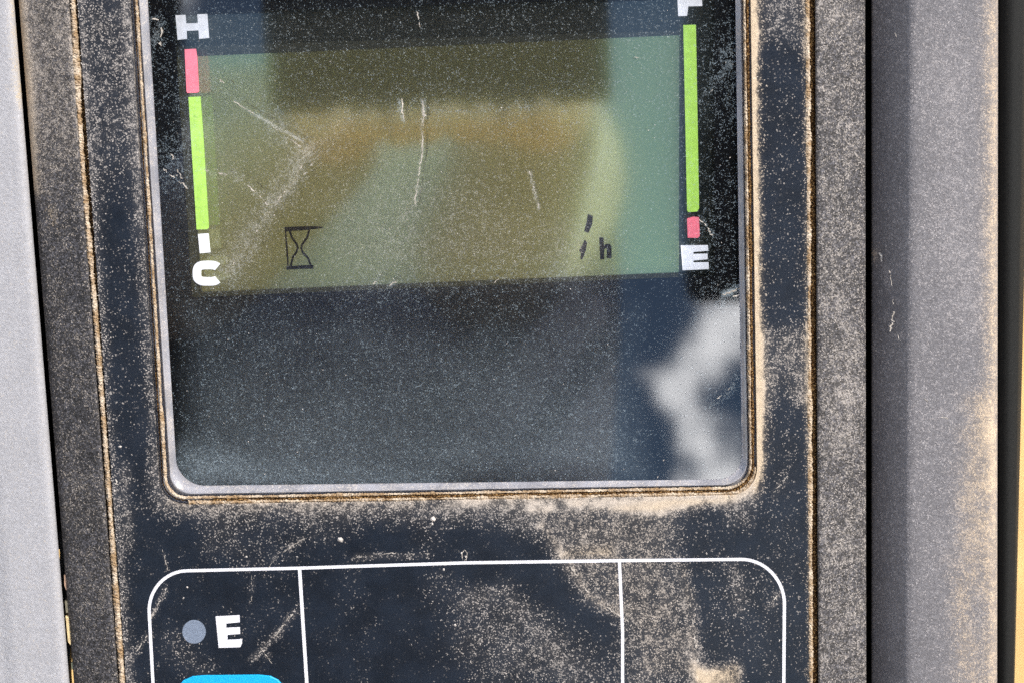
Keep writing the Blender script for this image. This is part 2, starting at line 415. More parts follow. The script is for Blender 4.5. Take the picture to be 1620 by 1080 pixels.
    # wiped scratches in the dust
    for pts, w, k in [([(450, 870), (480, 852)], 1.5, .5), ([(437, 878), (420, 902)], 1.2, .45), ([(400, 1040), (440, 1000), (468, 965)], 5, .36), ([(408, 1015), (430, 1050)], 2, .3),
                      ([(240, 975), (262, 930)], 4, .32), ([(212, 1035), (232, 1005)], 4, .24), ([(258, 870), (266, 900)], 1.2, .3), ([(398, 905), (398, 985)], 1.0, .24),
                      ([(205, 1040), (200, 1090)], 6, .25), ([(540, 905), (560, 890)], 1.4, .3), ([(560, 880), (680, 876)], 3, .28), ([(270, 1010), (330, 1080)], 20, .12)]:
        add(stroke(x, y, pts, w), k)
    # fine vertical wipe marks on the right of the key field
    vs = vnoise(x * 3.2, y * .12, 1.0, 44); m = soft_poly(x, y, [(1000, 900), (1080, 890), (1105, 1090), (1010, 1090)], 20)
    R = R + m * (vs - .5) * .35
    R = R * (.4 + 1.2 * fbm(x, y, 1.6, 91))
    return np.stack([np.clip(R, 0, 1.1), np.clip(Wm, 0, 1), np.zeros_like(R)], 1)
Va = np.array(V); fd = face_dust(Va[:, 0], Va[:, 1]); set_dust(face, fd)

# housing rim: sloped textured bands round the face plate
RIN = [(94, -190), (1290, -222), (1297, 1350), (206, 1365)]
ROUT_Z = -5.6
ROUT = [(9, -260), (1368, -292), (1371, 1420), (146, 1432)]
def lerp_loop(a, b, t): return [tuple(np.array(p) * (1 - t) + np.array(q) * t) for p, q in zip(a, b)]
l_in = loop_pts(quad(RIN, .6), [1.0] * 4, 240, 4); l_out = loop_pts(quad(ROUT, ROUT_Z), [3] * 4, 240, 4)
loops = [[(x, y, -1.6) for x, y in l_in], [(x, y, .3) for x, y in l_in]]
for k in range(0, 15):
    t = .03 + k / 14 * .95; q = lerp_loop(l_in, l_out, t); z = .6 - 4.6 * t ** 1.1 - (1.4 * max(0, t - .88) / .12 * .6)
    loops.append([(x, y, z) for x, y in q])
loops.append([(x, y, ROUT_Z) for x, y in l_out]); loops.append([(x, y, -22) for x, y in l_out])
V, F = loft(loops)
rim = mesh_obj('housing', V, F, M_rim, mon, smooth=True)
Va = np.array(V); x, y = Va[:, 0], Va[:, 1]
leftm = x < 0
nz = fbm(x, y, 7, 33); nf = fbm(x, y, 2, 31)
R = np.where(leftm, .22, .34) + .2 * (nz - .5) + .12 * (nf - .5)
R = R + np.where(leftm, .45 * np.clip((y - P(80, 340)[1]) / 22, 0, 1) - .08, .10 * (nz > .55))
R = R + .5 * stroke(x, y, [(75, 330), (82, 350)], 6) + .5 * stroke(x, y, [(1335, 515), (1340, 525)], 6) + .25 * stroke(x, y, [(1345, 560), (1335, 700)], 26)
ge = stroke(x, y, [(20, -80), (42, 120), (56, 300)], 12, -5); R = R + .7 * ge
Wm = np.where(leftm, .35, .15) + .6 * ge
Wm = Wm + .5 * stroke(x, y, [(70, 330), (85, 360)], 10)
set_dust(rim, np.stack([np.clip(R, 0, 1), np.clip(Wm, 0, 1), 0 * x], 1))

# dark channel floor under the seams
V, F = loft([[(x, y, -1.3) for x, y in lerp_loop(loop_pts(quad(FACE, 0), [.6] * 4, 40, 4), loop_pts(quad(RIN, .6), [1] * 4, 40, 4), t)] for t in (-.25, 1.3)])
mesh_obj('seam_channel', V, F, M_soil, mon)

# caked dust as uneven ribbons of real relief
def dust_ribbon(name, pts_mm, w, z0, h, material, seed, jag=.35, step=.28, wf=None, gap=0.0):
    pts = np.array(pts_mm); seg = np.linalg.norm(np.diff(pts, axis=0), axis=1); s = np.concatenate([[0], np.cumsum(seg)])
    n = int(s[-1] / step); ss = np.linspace(0, s[-1], n); q = np.stack([np.interp(ss, s, pts[:, 0]), np.interp(ss, s, pts[:, 1])], 1)
    d = np.gradient(q, axis=0); d /= np.linalg.norm(d, axis=1)[:, None] + 1e-9; nn = np.stack([-d[:, 1], d[:, 0]], 1)
    r = np.random.default_rng(seed); big = fbm(ss, ss * 0 + seed * 3.1, 9, seed)
    mul = .45 + 1.1 * fbm(ss, ss * 0 + seed * 7.7, 5, seed + 40)
    if wf is not None: mul = mul * wf(q[:, 0], q[:, 1])
    V, F = [], []
    prof = [(-.5, 0), (-.3, .75), (0, 1), (.3, .75), (.5, 0)]
    for i in range(n):
        ww = w * mul[i] * (1 + jag * (r.random() - .5) + jag * 2.4 * (big[i] - .5)); sh = w * jag * .4 * (r.random() - .5)
        for a, hh in prof:
            o = q[i] + nn[i] * (a * ww + sh + (r.random() - .5) * w * .10)
            V.append((o[0], o[1], z0 + h * min(1, mul[i]) * hh * (.7 + .6 * r.random()) - (gap if r.random() < .12 else 0)))
    for i in range(n - 1):
        for k in range(4): F.append([i * 5 + k, i * 5 + k + 1, i * 5 + 5 + k + 1, i * 5 + 5 + k])
    o = mesh_obj(name, V, F, material, mon); o['kind'] = 'stuff'; return o
# outer seam dust, left and right
dust_ribbon('seam_dust', [P(115 + .0722 * yy - 5 * math.exp(-((yy - 250) / 200) ** 2), yy, .1) for yy in range(-150, 1120, 30)], 11 * PX, -.6, .75, M_dust, 3)
dust_ribbon('seam_dust', [P(1276, -150), P(1279, 300), P(1281, 700), P(1283, 1110)], 7.5 * PX, -.25, .5, M_dust, 5)
dust_ribbon('seam_dust', [P(1283.5, -150), P(1286, 300), P(1288.5, 700), P(1290, 1110)], 9 * PX, -1.1, .6, M_soil, 6)
# dust packed round the screen opening
bead_loop = loop_pts(quad(BEAD, -.2), R_B, NS, SG); bead_loop = bead_loop + bead_loop[:1]
inner_bead = loop_pts(quad([(211, -78), (1176, -106), (1188, 771), (263.5, 787)], -.6), [4.8, 4.8, 5.6, 4.6], NS, SG); inner_bead = inner_bead + inner_bead[:1]
dust_ribbon('screen_seam_dust', bead_loop, 6.0 * PX, -.85, .7, M_soil, 7, jag=.3, wf=lambda x, y: np.where(x < P(320, 500)[0], .35, 1.0))
dust_ribbon('screen_seam_dust', inner_bead, 4.6 * PX, -.75, .75, M_dust, 8, jag=.4)
nb = len(bead_loop) // 4
bot = [p for p in loop_pts(quad([(200, -90), (1186, -118), (1195, 779.5), (256, 795.5)], -.2), R_B, NS, SG)]
b0 = 2 * (SG + NS); dust_ribbon('screen_seam_dust', bot[b0:b0 + NS + SG], 8 * PX, -.7, .75, M_dust, 9, jag=.4)

# surround: the sloping wall of the recess, dusty gloss plastic
lo = loop_pts(quad(WALL_O, -.5), R_O, NS, SG); li = loop_pts(quad(WALL_I, GLASS_Z), R_I, NS, SG)
lb = loop_pts(quad([(204, -85), (1181, -113), (1193, 777), (259, 793)], -1.3), R_B, NS, SG)
loops = [[(x, y, -1.64) for x, y in lerp_loop(hole_loop, face_out, .04)], [(x, y, -1.62) for x, y in lb], [(x, y, -1.3) for x, y in lerp_loop(lb, lo, .8)], [(x, y, -.75) for x, y in lerp_loop(lb, lo, .97)]]
for k in range(9):
    t = k / 8; q = lerp_loop(lo, li, t); z = -.6 + (GLASS_Z + .02 + .6) * math.sin(t * math.pi / 2) ** .9
    loops.append([(x, y, z) for x, y in q])
V, F = loft(loops)
sur = mesh_obj('screen_surround', V, F, M_surround, mon, smooth=True)
Va = np.array(V); x, y = Va[:, 0], Va[:, 1]; nf = fbm(x, y, 3, 61)
dk = (np.arange(len(V)) // len(lo)) < 2
set_dust(sur, np.stack([np.clip(np.where(dk, .1, .25) + .9 * (nf - .5), 0, 1), np.full(len(V), .2), 0 * x], 1))

# cover glass: a fine sheet carrying its own dust and a painted corner glow
gq = np.array(loop_pts(quad([(227, -62), (1165, -92), (1177, 761), (276, 772)], GLASS_Z), [3.2, 3.2, 5.2, 2.7], NS, SG)); cen = gq.mean(0)
nr = 150; gl = [[(x, y, GLASS_Z) for x, y in cen + (gq - cen) * (1 - k / nr)] for k in range(nr)]
V, F = loft(gl); V.append((cen[0], cen[1], GLASS_Z)); n = len(gq)
for i in range(n): F.append([(nr - 1) * n + i, (nr - 1) * n + (i + 1) % n, len(V) - 1])
glass = mesh_obj('cover_glass', V, F, M_glass, mon)
def glass_dust_glow(x, y):
    z = GLASS_Z; nz = fbm(x, y, 11, 71); nf = fbm(x, y, 2.5, 73)
    dp = lambda pts, s, w=2.0: soft_poly(x, y, pts, s, z, w)
    R = .05 + .08 * (nz - .5); Wm = np.full(x.shape, .25); B = np.full(x.shape, .004)
    # film over the lower half, denser towards the bottom
    low = dp([(305, 500), (700, 512), (1000, 498), (985, 600), (1010, 745), (300, 755)], 34)
    B = B + low * (.045 + .075 * np.clip((P(700, 540)[1] - y) / 28, 0, 1) + .05 * (nz - .4)); R = R + low * .06
    midl = dp([(290, 190), (960, 170), (960, 445), (310, 470)], 60); B = B + midl * .03; R = R + midl * .06; Wm = np.maximum(Wm, .7 * midl)
    top = dp([(290, 10), (1120, -10), (1120, 190), (300, 200)], 30); B = B + top * .018; R = R + top * .04; Wm = np.maximum(Wm, .4 * top)
    corner_glow = dp([(295, 700), (420, 735), (700, 752), (700, 775), (280, 775), (283, 715)], 22); B = B + corner_glow * .12; R = R + corner_glow * .12;  # bright glow of the lower left corner, painted into the film
    def add(m, k, w=.4, f=.0):
        nonlocal R, Wm, B
        R = R + k * m * (.7 + .6 * nf); Wm = np.maximum(Wm, w * m); B = B + f * m
    st = lambda pts, w, wp=0.0: stroke(x, y, pts, w, z, wp)
    add(st([(430, 190), (480, 240), (440, 310), (360, 430)], 20, 3), .30, .7, .05)
    add(st([(485, 240), (470, 280), (420, 345)], 7, 2), .3, .8, .05)
    add(st([(370, 160), (410, 185), (480, 225)], 1.6), .7, .7, .25)
    add(st([(320, 270), (370, 275), (420, 320)], 8, 2), .3, .6, .02)
    add(st([(470, 250), (540, 200)], 20, 3), .14, .8, .03)
    add(st([(668, 165), (668, 240), (655, 325)], 1.5, .6), .6, .8, .12)
    add(st([(655, 300), (640, 340)], 14, 2), .2, .8)
    add(st([(838, 272), (852, 330)], 2.0), .7, .7, .2)
    add(st([(632, 160), (637, 190)], 2.6), .6, .2, .18); add(st([(669, 158), (671, 184)], 2.2), .6, .2, .25)
    add(st([(690, 175), (750, 178), (850, 170)], 3, 1), .28, .4)
    add(dp([(890, 370), (930, 350), (960, 390), (920, 440), (880, 430)], 30), .26, .9, .05)
    add(dp([(560, 330), (760, 320), (880, 400), (860, 440), (560, 450)], 60), .16, .7, .03)
    add(dp([(240, 225), (300, 215), (305, 290), (262, 300)], 28), .36, .2)
    add(dp([(232, 25), (256, 32), (256, 70), (240, 80)], 10), .5, .4)
    add(dp([(255, 90), (290, 120), (288, 180), (250, 170)], 24), .2, .2)
    add(dp([(1120, 60), (1172, 30), (1174, 200), (1140, 200)], 26), .26, .2)
    add(dp([(1140, 80), (1172, 60), (1172, 120), (1150, 115)], 12), .3, .3)
    add(dp([(1100, 280), (1172, 280), (1172, 480), (1110, 480)], 40), .16, .2)
    add(st([(1108, 160), (1160, 95)], 4), .4, .3)
    add(st([(1108, 345), (1128, 370)], 2.0), .6, .3)
    add(st([(1145, 466), (1174, 455)], 4), .8, .4, .4)
    add(st([(1130, 490), (1165, 470)], 7), .3, .3)
    add(st([(1125, 640), (1170, 600)], 9, 1), .28, .4)
    add(st([(590, 450), (600, 440)], 5), .5, .3); add(st([(612, 455), (625, 445)], 4), .5, .3)
    add(dp([(340, 395), (400, 360), (390, 440), (340, 455)], 22), .16, .6, .03)
    for cx0, cx1, cy0, cy1 in ((440, 520, 345, 440), (905, 985, 325, 425)):
        m = dp([(cx0, cy0), (cx1, cy0), (cx1, cy1), (cx0, cy1)], 20); R = R * (1 - .7 * m); B = B * (1 - .7 * m)
    for k in range(26):
        a = rng.uniform(300, 1150), rng.uniform(30, 740); L = rng.uniform(10, 40); t = rng.uniform(0, 6.28)
        add(st([a, (a[0] + L * math.cos(t), a[1] + L * math.sin(t))], 1.1), rng.uniform(.15, .34), .3)
    # smears that follow a wiping hand
    vs = vnoise(x * 1.3, y * .10, 1.0, 47) - .5; B = B + .015 * vs * (low + midl)
    return np.stack([np.clip(R, 0, 1), np.clip(Wm, 0, 1), np.clip(B, 0, .6)], 1)
Va = np.array(V); gd = glass_dust_glow(Va[:, 0], Va[:, 1]); set_dust(glass, gd)

# black printed mask behind the glass with the display window
WIN = [(274, 22), (1130, -6), (1131, 437), (303, 471)]
mo = loop_pts(quad([(215, -75), (1172, -105), (1186, 765), (270, 778)], MASK_Z), [3] * 4, 30, 6); mi = loop_pts(quad(WIN, MASK_Z), [.5] * 4, 30, 6)
V, F = loft([[(x, y, MASK_Z) for x, y in mo], [(x, y, MASK_Z) for x, y in mi], [(x, y, MASK_Z - .8) for x, y in mi], [(x, y, MASK_Z - .8) for x, y in mo], [(x, y, MASK_Z) for x, y in mo]])
mesh_obj('screen_mask', V, F, M_mask, mon)
# LCD
lq = quad([(262, -20), (1150, -44), (1150, 470), (280, 500)], LCD_Z)
V, F = prism([lq], LCD_Z - 1.5, LCD_Z); lcd = mesh_obj('lcd_panel', V, F, M_lcd, mon)
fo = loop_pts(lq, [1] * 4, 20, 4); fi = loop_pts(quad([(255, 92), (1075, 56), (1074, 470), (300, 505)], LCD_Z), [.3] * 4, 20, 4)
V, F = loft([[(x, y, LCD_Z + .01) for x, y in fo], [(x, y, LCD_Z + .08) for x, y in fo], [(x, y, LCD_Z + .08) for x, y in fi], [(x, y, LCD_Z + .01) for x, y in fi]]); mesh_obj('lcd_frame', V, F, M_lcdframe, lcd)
zt = LCD_Z + .06
V, F = [], []
for pts, w in [([(450, 363), (480, 361.5), (497, 360.5), (511, 360)], [7, 6.5, 5, 2.5]), ([(451.5, 366), (454, 395), (456, 424)], [2, 3, 2.4]), ([(453, 424.5), (475, 423), (496, 422.5)], [5.5, 6, 6.5]),
               ([(458, 364), (461.5, 376), (469, 386), (471.5, 393), (469, 399), (463, 408), (460, 421)], 3.4), ([(489, 364), (486, 376), (478, 387), (476.5, 393), (479, 400), (487, 408), (491.5, 420)], 3.4)]:
    ww = [a * PX for a in w] if isinstance(w, list) else w * PX
    ribbon_prism([P(a, b, zt) for a, b in pts], ww, zt - .05, zt, V, F)
mesh_obj('hourglass_icon', V, F, M_seg, lcd)
V, F = prism([[P(a, b, zt) for a, b in [(930, 339), (938, 342), (937, 355), (931, 369), (924, 366), (928, 352)]]], zt - .05, zt); mesh_obj('slash_segment', V, F, M_seg, lcd)
V, F = prism([[P(a, b, zt) for a, b in [(925, 379), (929, 384), (927, 396), (924, 405), (921, 411), (918, 410), (919, 400), (916, 397), (921, 388)]]], zt - .05, zt); mesh_obj('slash_segment', V, F, M_seg, lcd)
V, F = prism([[P(a, b, zt) for a, b in [(948, 376), (955, 376), (955.5, 388), (960, 386), (965, 386.5), (967.5, 390), (967.5, 409), (960, 409), (960, 394), (957.5, 393), (956, 396), (956, 410.5), (949.5, 411)]]], zt - .05, zt); mesh_obj('unit_letter', V, F, M_seg, lcd)

# gauges printed on the cover glass
zp = LCD_Z + .20
def decal(name, polys, material, parent, z=zp, th=.035):
    V, F = prism([[P(a, b, z) for a, b in p] for p in polys], z - th, z); return mesh_obj(name, V, F, material, parent)
tg = empty('temperature_gauge', mon)
decal('letter', [[(277.5, 24.5), (293.5, 24), (294.5, 37.5), (313, 37), (312, 23), (328, 22.5), (331, 60.5), (315, 62), (314, 48.5), (295.3, 49.3), (296, 62), (281, 63.5)]], M_bwhite, tg)
decal('red_zone', [[(292, 78.5), (310, 77.5), (312, 90), (315, 145), (312, 147), (296.5, 147.5), (295, 145)]], M_bred, tg)
decal('green_zone', [[(298, 154), (317, 153), (322, 220), (330.5, 360), (328, 363), (311, 363.5)]], M_bgreen, tg)
decal('tick', [[(313, 370.5), (330, 369.5), (333, 399.5), (316, 401)]], M_bwhite, tg)
def letter_c(cx_, cy_):
    V, F = [], []
    pts = []
    for k in range(33):
        a = math.radians(38 + k * (284 / 32)); ca, sa = math.cos(a), math.sin(a); e = .62
        pts.append((cx_ + 17.5 * math.copysign(abs(ca) ** e, ca), cy_ - 13 * math.copysign(abs(sa) ** e, sa)))
    return pts
pts = [P(a, b, zp) for a, b in letter_c(329, 432.5)]
V, F = ribbon_prism(pts, 14.0 * PX, zp - .035, zp); mesh_obj('letter', V, F, M_bwhite, tg)
fg = empty('fuel_gauge', mon)
decal('letter', [[(1071, -15), (1110, -16), (1110.5, -6), (1088, -5), (1088, 0), (1110.5, -.5), (1111, 10), (1089, 10.5), (1087, 25.5), (1073, 26)]], M_bwhite, fg)
decal('green_zone', [[(1081, 40), (1101, 39.5), (1106, 330), (1103, 335), (1089, 336), (1087, 333)]], M_bgreen, fg)
decal('red_zone', [[(1087, 346), (1097, 343), (1106, 344), (1107, 374), (1104, 376.5), (1088, 376.5)]], M_bred, fg)
decal('letter', [[(1077, 388.5), (1120, 388), (1120.5, 397), (1097, 399), (1097, 402), (1119.5, 401.5), (1119.5, 410.5), (1097, 412.5), (1097, 415.5), (1121, 415), (1121.5, 426), (1080, 428)]], M_bwhite, fg)

# key field printed on the face plate
V, F = [], []
out = [P(245, 1180)] ; zk = .03
def arc_px(c0, c1, c2, n=14):                 # quadratic corner through control c1
    return [((1 - t) ** 2 * c0[0] + 2 * t * (1 - t) * c1[0] + t * t * c2[0], (1 - t) ** 2 * c0[1] + 2 * t * (1 - t) * c1[1] + t * t * c2[1]) for t in [k / n for k in range(n + 1)]]
def round_px(a, corner, b, n=16):             # corner as a superellipse-like round
    pts = []
    for k in range(n + 1):
        t = k / n * math.pi / 2; u = 1 - math.sin(t); v = 1 - math.cos(t)
        pts.append((corner[0] + (a[0] - corner[0]) * u + (b[0] - corner[0]) * v, corner[1] + (a[1] - corner[1]) * u + (b[1] - corner[1]) * v))
    return pts
path = [(248, 1180), (242, 1080)] + round_px((236, 968), (233, 903), (296, 902)) + [(470, 898), (735, 889.5), (980, 886)] + round_px((1172, 884), (1238, 883), (1241, 952)) + [(1240, 1080), (1240, 1180)]
ribbon_prism([P(a, b, zk) for a, b in path], 5.2 * PX, 0.004, zk, V, F)
ribbon_prism([P(474, 900, zk), P(479, 980, zk), P(486, 1090, zk), P(491, 1180, zk)], 5.6 * PX, .005, zk - .004, V, F)
ribbon_prism([P(980, 888, zk), P(985, 1000, zk), P(985, 1180, zk)], 5.0 * PX, .005, zk - .004, V, F)
mesh_obj('key_outline', V, F, M_white, mon)
decal('letter', [[(341, 974), (379, 972), (379.5, 983.5), (358, 985.5), (358, 992), (379.5, 991), (380, 1002), (360, 1003.5), (360, 1011), (383, 1010), (383, 1017), (380, 1023), (346, 1024)]], M_white, mon, z=.03)
decal('indicator_lamp', [[(307 + 18.6 * math.cos(k * math.pi / 16), 998.5 + 18.8 * math.sin(k * math.pi / 16)) for k in range(32)]], M_lamp, mon, z=.04)
V, F = [], []
kp = [P(a, b) for a, b in [(276, 1180), (278, 1090), (290, 1075), (305, 1068.5), (322, 1067), (410, 1066), (428, 1068), (440, 1074), (456, 1092), (462, 1180)]]
kc = np.mean(kp, axis=0); l0 = [(x, y, .01) for x, y in kp]; l1 = [(x, y, .16) for x, y in [tuple(kc + (np.array(p) - kc) * .992) for p in kp]]; l2 = [(x, y, .26) for x, y in [tuple(kc + (np.array(p) - kc) * .975) for p in kp]]
V, F = loft([l0, l1, l2]); F.append(list(range(2 * len(kp), 3 * len(kp)))); mesh_obj('key', V, F, M_blue, mon)

# ------------------------------------------------------------------ loose grains, real little crumbs
def grains(name, samples, zf, label=None, parent=None):
    base = np.array([(1, 0, 0), (-.5, .87, 0), (-.5, -.87, 0), (0, 0, 1.0)]); V, F = [], []
    for (x, y, s, z) in samples:
        a = rng.uniform(0, 6.28); c, sn = math.cos(a), math.sin(a); b = len(V); st = rng.uniform(.6, 1.5)
        k = [(1, 0), (.3, .9), (-.8, .6), (-.7, -.7), (.4, -.8)]
        for u, v in k:
            u2 = u * st + rng.uniform(-.2, .2); v2 = v / st + rng.uniform(-.2, .2)
            V.append((x + s * (u2 * c - v2 * sn), y + s * (u2 * sn + v2 * c), z - .01))
        V.append((x + s * rng.uniform(-.3, .3), y + s * rng.uniform(-.3, .3), z + s * rng.uniform(.5, .9)))
        for i in range(5): F.append([b + i, b + (i + 1) % 5, b + 5])
    o = mesh_obj(name, V, F, M_crumb, parent); o['kind'] = 'stuff'; return o
N = 14000
pxy = np.stack([rng.uniform(90, 1285, N), rng.uniform(-20, 1100, N)], 1)
pxy = pxy[~((pxy[:, 0] > 190 + .067 * pxy[:, 1]) & (pxy[:, 0] < 1200) & (pxy[:, 1] < 800)) & (pxy[:, 0] > 122 + .066 * pxy[:, 1]) & (pxy[:, 0] < 1268)]
xy = np.array([P(*p) for p in pxy]); dd = face_dust(xy[:, 0], xy[:, 1])[:, 0]
sm = [(*q, abs(rng.normal(0, .06)) + .05, 0.0) for q, d in zip(xy, dd) if rng.random() < d * .3]
for px, py, s in [(538, 853, .7), (685, 820, .65), (190, 706, .4), (684, 828, .3), (730, 874, .25), (737, 880, .25), (470, 880, .2), (390, 880, .3), (296, 928, .25), (290, 945, .25), (1233, 1012, .2), (702, 900, .3), (720, 988, .35)]:
    sm.append((*P(px, py), s, 0.0))
for k in range(900):                            # crumbs spilling out of the seams
    py = rng.uniform(-10, 1090); o_ = rng.normal(0, 5)
    if k % 3 == 0: sm.append((*P(121 + .0722 * py + abs(o_), py), rng.uniform(.06, .16), 0.0))
    elif k % 3 == 1: sm.append((*P(1276 + .006 * py - abs(o_), py), rng.uniform(.05, .13), 0.0))
    else:
        q = hole_loop[int(rng.integers(len(hole_loop)))]; q = np.array(q) + (np.array(q) - cen_h) * abs(rng.normal(0, .012)); sm.append((q[0], q[1], rng.uniform(.06, .16), 0.0))
grains('face_grit', sm, 0, parent=mon)
N = 9000
pxy = np.stack([rng.uniform(244, 1172, N), rng.uniform(-20, 752, N)], 1); pxy = pxy[pxy[:, 0] > 246 + .066 * pxy[:, 1]]
xy = np.array([P(*p, GLASS_Z) for p in pxy]); dd = glass_dust_glow(xy[:, 0], xy[:, 1])[:, 0]
sm = [(*q, abs(rng.normal(0, .04)) + .04, GLASS_Z + .01) for q, d in zip(xy, dd) if rng.random() < d * .3]
grains('glass_grit', sm, 0, parent=mon)

# thin scratches and caked streaks: broken hair-fine ridges
def scratches(name, items, parent, seed):
    r = np.random.default_rng(seed); V, F = [], []
    for pts, w, dens, z in items:
        w *= .72; dens *= .85 if dens > .75 else .7
        q = np.array([P(a, b, z) for a, b in pts]); seg = np.linalg.norm(np.diff(q, axis=0), axis=1); s_ = np.concatenate([[0], np.cumsum(seg)]); L = s_[-1]
        t = 0.0
        while t < L:
            l = r.uniform(.3, 1.6) * (1.5 if dens > .8 else 1)
            if r.random() < dens:
                n = max(3, int(l / .25)); tt = np.linspace(t, min(L, t + l), n); c = np.stack([np.interp(tt, s_, q[:, 0]), np.interp(tt, s_, q[:, 1])], 1) + r.normal(0, w * PX * .45, (n, 2))
                ww = [w * PX * r.uniform(.35, 1.15) * (0.4 if k in (0, n - 1) else 1) for k in range(n)]
                ribbon_prism([tuple(a) for a in c], ww, z, z + .03 + .02 * r.random(), V, F)
            t += l * r.uniform(.7, 1.2)
    o = mesh_obj(name, V, F, M_streak, parent); o['kind'] = 'stuff'; return o
gz = GLASS_Z + .01
scratches('glass_scratch', [([(669, 160), (669, 235), (656, 325)], 2.6, .85, gz), ([(369, 160), (410, 186), (484, 238)], 2.0, .7, gz), ([(837, 270), (845, 300), (853, 330)], 2.2, .6, gz),
    ([(636, 158), (638, 190)], 3, .8, gz), ([(669, 158), (671, 186)], 4, .95, gz), ([(586, 455), (600, 441)], 3, .9, gz), ([(612, 455), (626, 446)], 3, .8, gz), ([(776, 450), (792, 441)], 2, .7, gz),
    ([(1143, 467), (1175, 455)], 4, .95, gz), ([(1150, 474), (1170, 466)], 3, .7, gz), ([(1106, 348), (1114, 353), (1126, 372)], 2.4, .9, gz), ([(1122, 640), (1170, 600)], 2, .45, gz), ([(1108, 168), (1165, 92)], 2.4, .45, gz),
    ([(486, 242), (440, 320), (360, 430)], 2.6, .28, gz), ([(478, 262), (420, 350)], 2.4, .25, gz), ([(325, 270), (380, 280), (425, 325)], 3, .5, gz), ([(540, 200), (470, 290)], 2.5, .2, gz), ([(1000, 90), (1050, 96)], 2, .4, gz),
    ([(346, 126), (352, 130)], 4, .9, gz), ([(240, 30), (256, 34), (254, 72)], 4, .7, gz), ([(262, 225), (290, 290)], 3, .4, gz), ([(248, 260), (300, 300)], 3, .4, gz), ([(1040, 755), (1060, 700)], 1.6, .25, gz), ([(660, 20), (664, 42)], 2.4, .8, gz)], mon, 21)
scratches('face_scratch', [([(448, 872), (482, 850)], 1.8, .8, 0), ([(437, 880), (420, 904)], 1.8, .8, 0), ([(395, 1048), (440, 1000), (470, 960)], 3, .6, 0), ([(404, 1012), (434, 1054)], 1.8, .6, 0),
    ([(238, 978), (264, 928)], 2.4, .6, 0), ([(210, 1040), (234, 1002)], 2.2, .45, 0), ([(257, 868), (266, 902)], 1.4, .6, 0), ([(398, 902), (398, 990)], 1.0, .5, 0), ([(1220, 782), (1246, 752)], 1.8, .6, 0), ([(1190, 790), (1206, 784)], 1.8, .7, 0),
    ([(558, 882), (620, 874), (690, 876)], 2.2, .4, 0), ([(732, 884), (731, 874), (735, 869), (739, 874), (738, 884), (734, 886)], 1.6, 1.0, 0), ([(1213, 962), (1234, 936)], 3, .6, 0), ([(1150, 995), (1162, 1008)], 1.8, .7, 0), ([(1160, 970), (1190, 985)], 1.6, .5, 0),
    ([(176, 735), (186, 765)], 3, .5, 0), ([(480, 845), (560, 895)], 1.2, .2, 0), ([(900, 890), (935, 945), (1000, 985)], 3, .45, 0), ([(1084, 910), (1097, 990), (1104, 1050)], 3, .45, 0)], mon, 22)

# ================================================================== TRIM, SEAL, SURROUNDINGS
def extr(name, prof, top, bot, ny, material, jit=0.0, parent=None, smooth=True):
    """profile points given as (x_top_px, x_bottom_px, z mm) swept down the panel"""
    V, F = [], []; n = len(prof)
    for j in range(ny + 1):
        t = j / ny; py = top + (bot - top) * t
        for (a, b, z) in prof:
            x, y = P(a + (b - a) * (py / 1080.0), py, z); V.append((x, y, z))
    for j in range(ny):
        for i in range(n - 1): F.append([j * n + i, j * n + n + i, j * n + n + i + 1, j * n + i + 1])
    o = mesh_obj(name, V, F, material, parent, smooth=smooth); return o, np.array(V)
# left trim: flat face, soft crease, rounded edge
zl = -1.5
prof = [(-620, -540, zl - 6)] + [(-60 + k * 8, 16 + k * 8, zl) for k in range(0, 10)]
prof = [(-700, -620, zl - 14), (-400, -320, zl - 3.0), (-140, -64, zl - .4)] + [(-134 + k * 6, -46 + k * 6, zl - .6 + .6 * min(1, max(0, (k - 9) / 3))) for k in range(0, 24)] + \
       [(6 + 16 * math.sin(a), 94 + 16 * math.sin(a), zl - 2.4 * (1 - math.cos(a))) for a in [k / 7 * math.pi / 2 for k in range(1, 8)]] + [(21, 109, -14), (14, 102, -30)]
lt, Va = extr('trim_panel', prof, -160, 1240, 120, M_trim_light)
x, y = Va[:, 0], Va[:, 1]; nf = fbm(x, y, 3, 12)
e = stroke(x, y, [(18, -60), (26, 80), (32, 160)], 9, zl); R = .03 + .55 * e * (.5 + nf) + .06 * nf
set_dust(lt, np.stack([np.clip(R, 0, 1), np.clip(.2 + e, 0, 1), 0 * x], 1))
tag(lt, 'pale grey grained plastic trim panel left of the display', 'trim panel')

# right trim: dark step, shaded flank, broad lighter face, lit edge
zr = -2.5
prof = [(1384, 1383, -22), (1379, 1379, zr - 8.4), (1383, 1383, zr - 8.0)] + [(1384 + k * 10.5, 1384 + k * 9.5, zr - 8.0 + 7.3 * (k / 5) ) for k in range(1, 6)] + \
       [(1441, 1436, zr - .3), (1446, 1445, zr - .05), (1452, 1456, zr)] + [(1452 + k * 11, 1456 + k * 10.6, zr + .12 * math.sin(k / 10 * math.pi)) for k in range(1, 11)] + \
       [(1569, 1568, zr - .15), (1575, 1573, zr - .7), (1578.5, 1577, zr - 2.0), (1579, 1577.5, -12), (1574, 1572, -40)]
rt, Va = extr('trim_panel', prof, -160, 1240, 160, M_trim_grey)
x, y = Va[:, 0], Va[:, 1]; nf = fbm(x, y, 3, 112); nz = fbm(x, y, 14, 113)
st = lambda p, w, wp=0: stroke(x, y, p, w, zr, wp)
e = st([(1572, -60), (1572, 1140)], 16); R = .14 + .22 * (nz - .4) + .5 * e + .1 * (nf - .5)
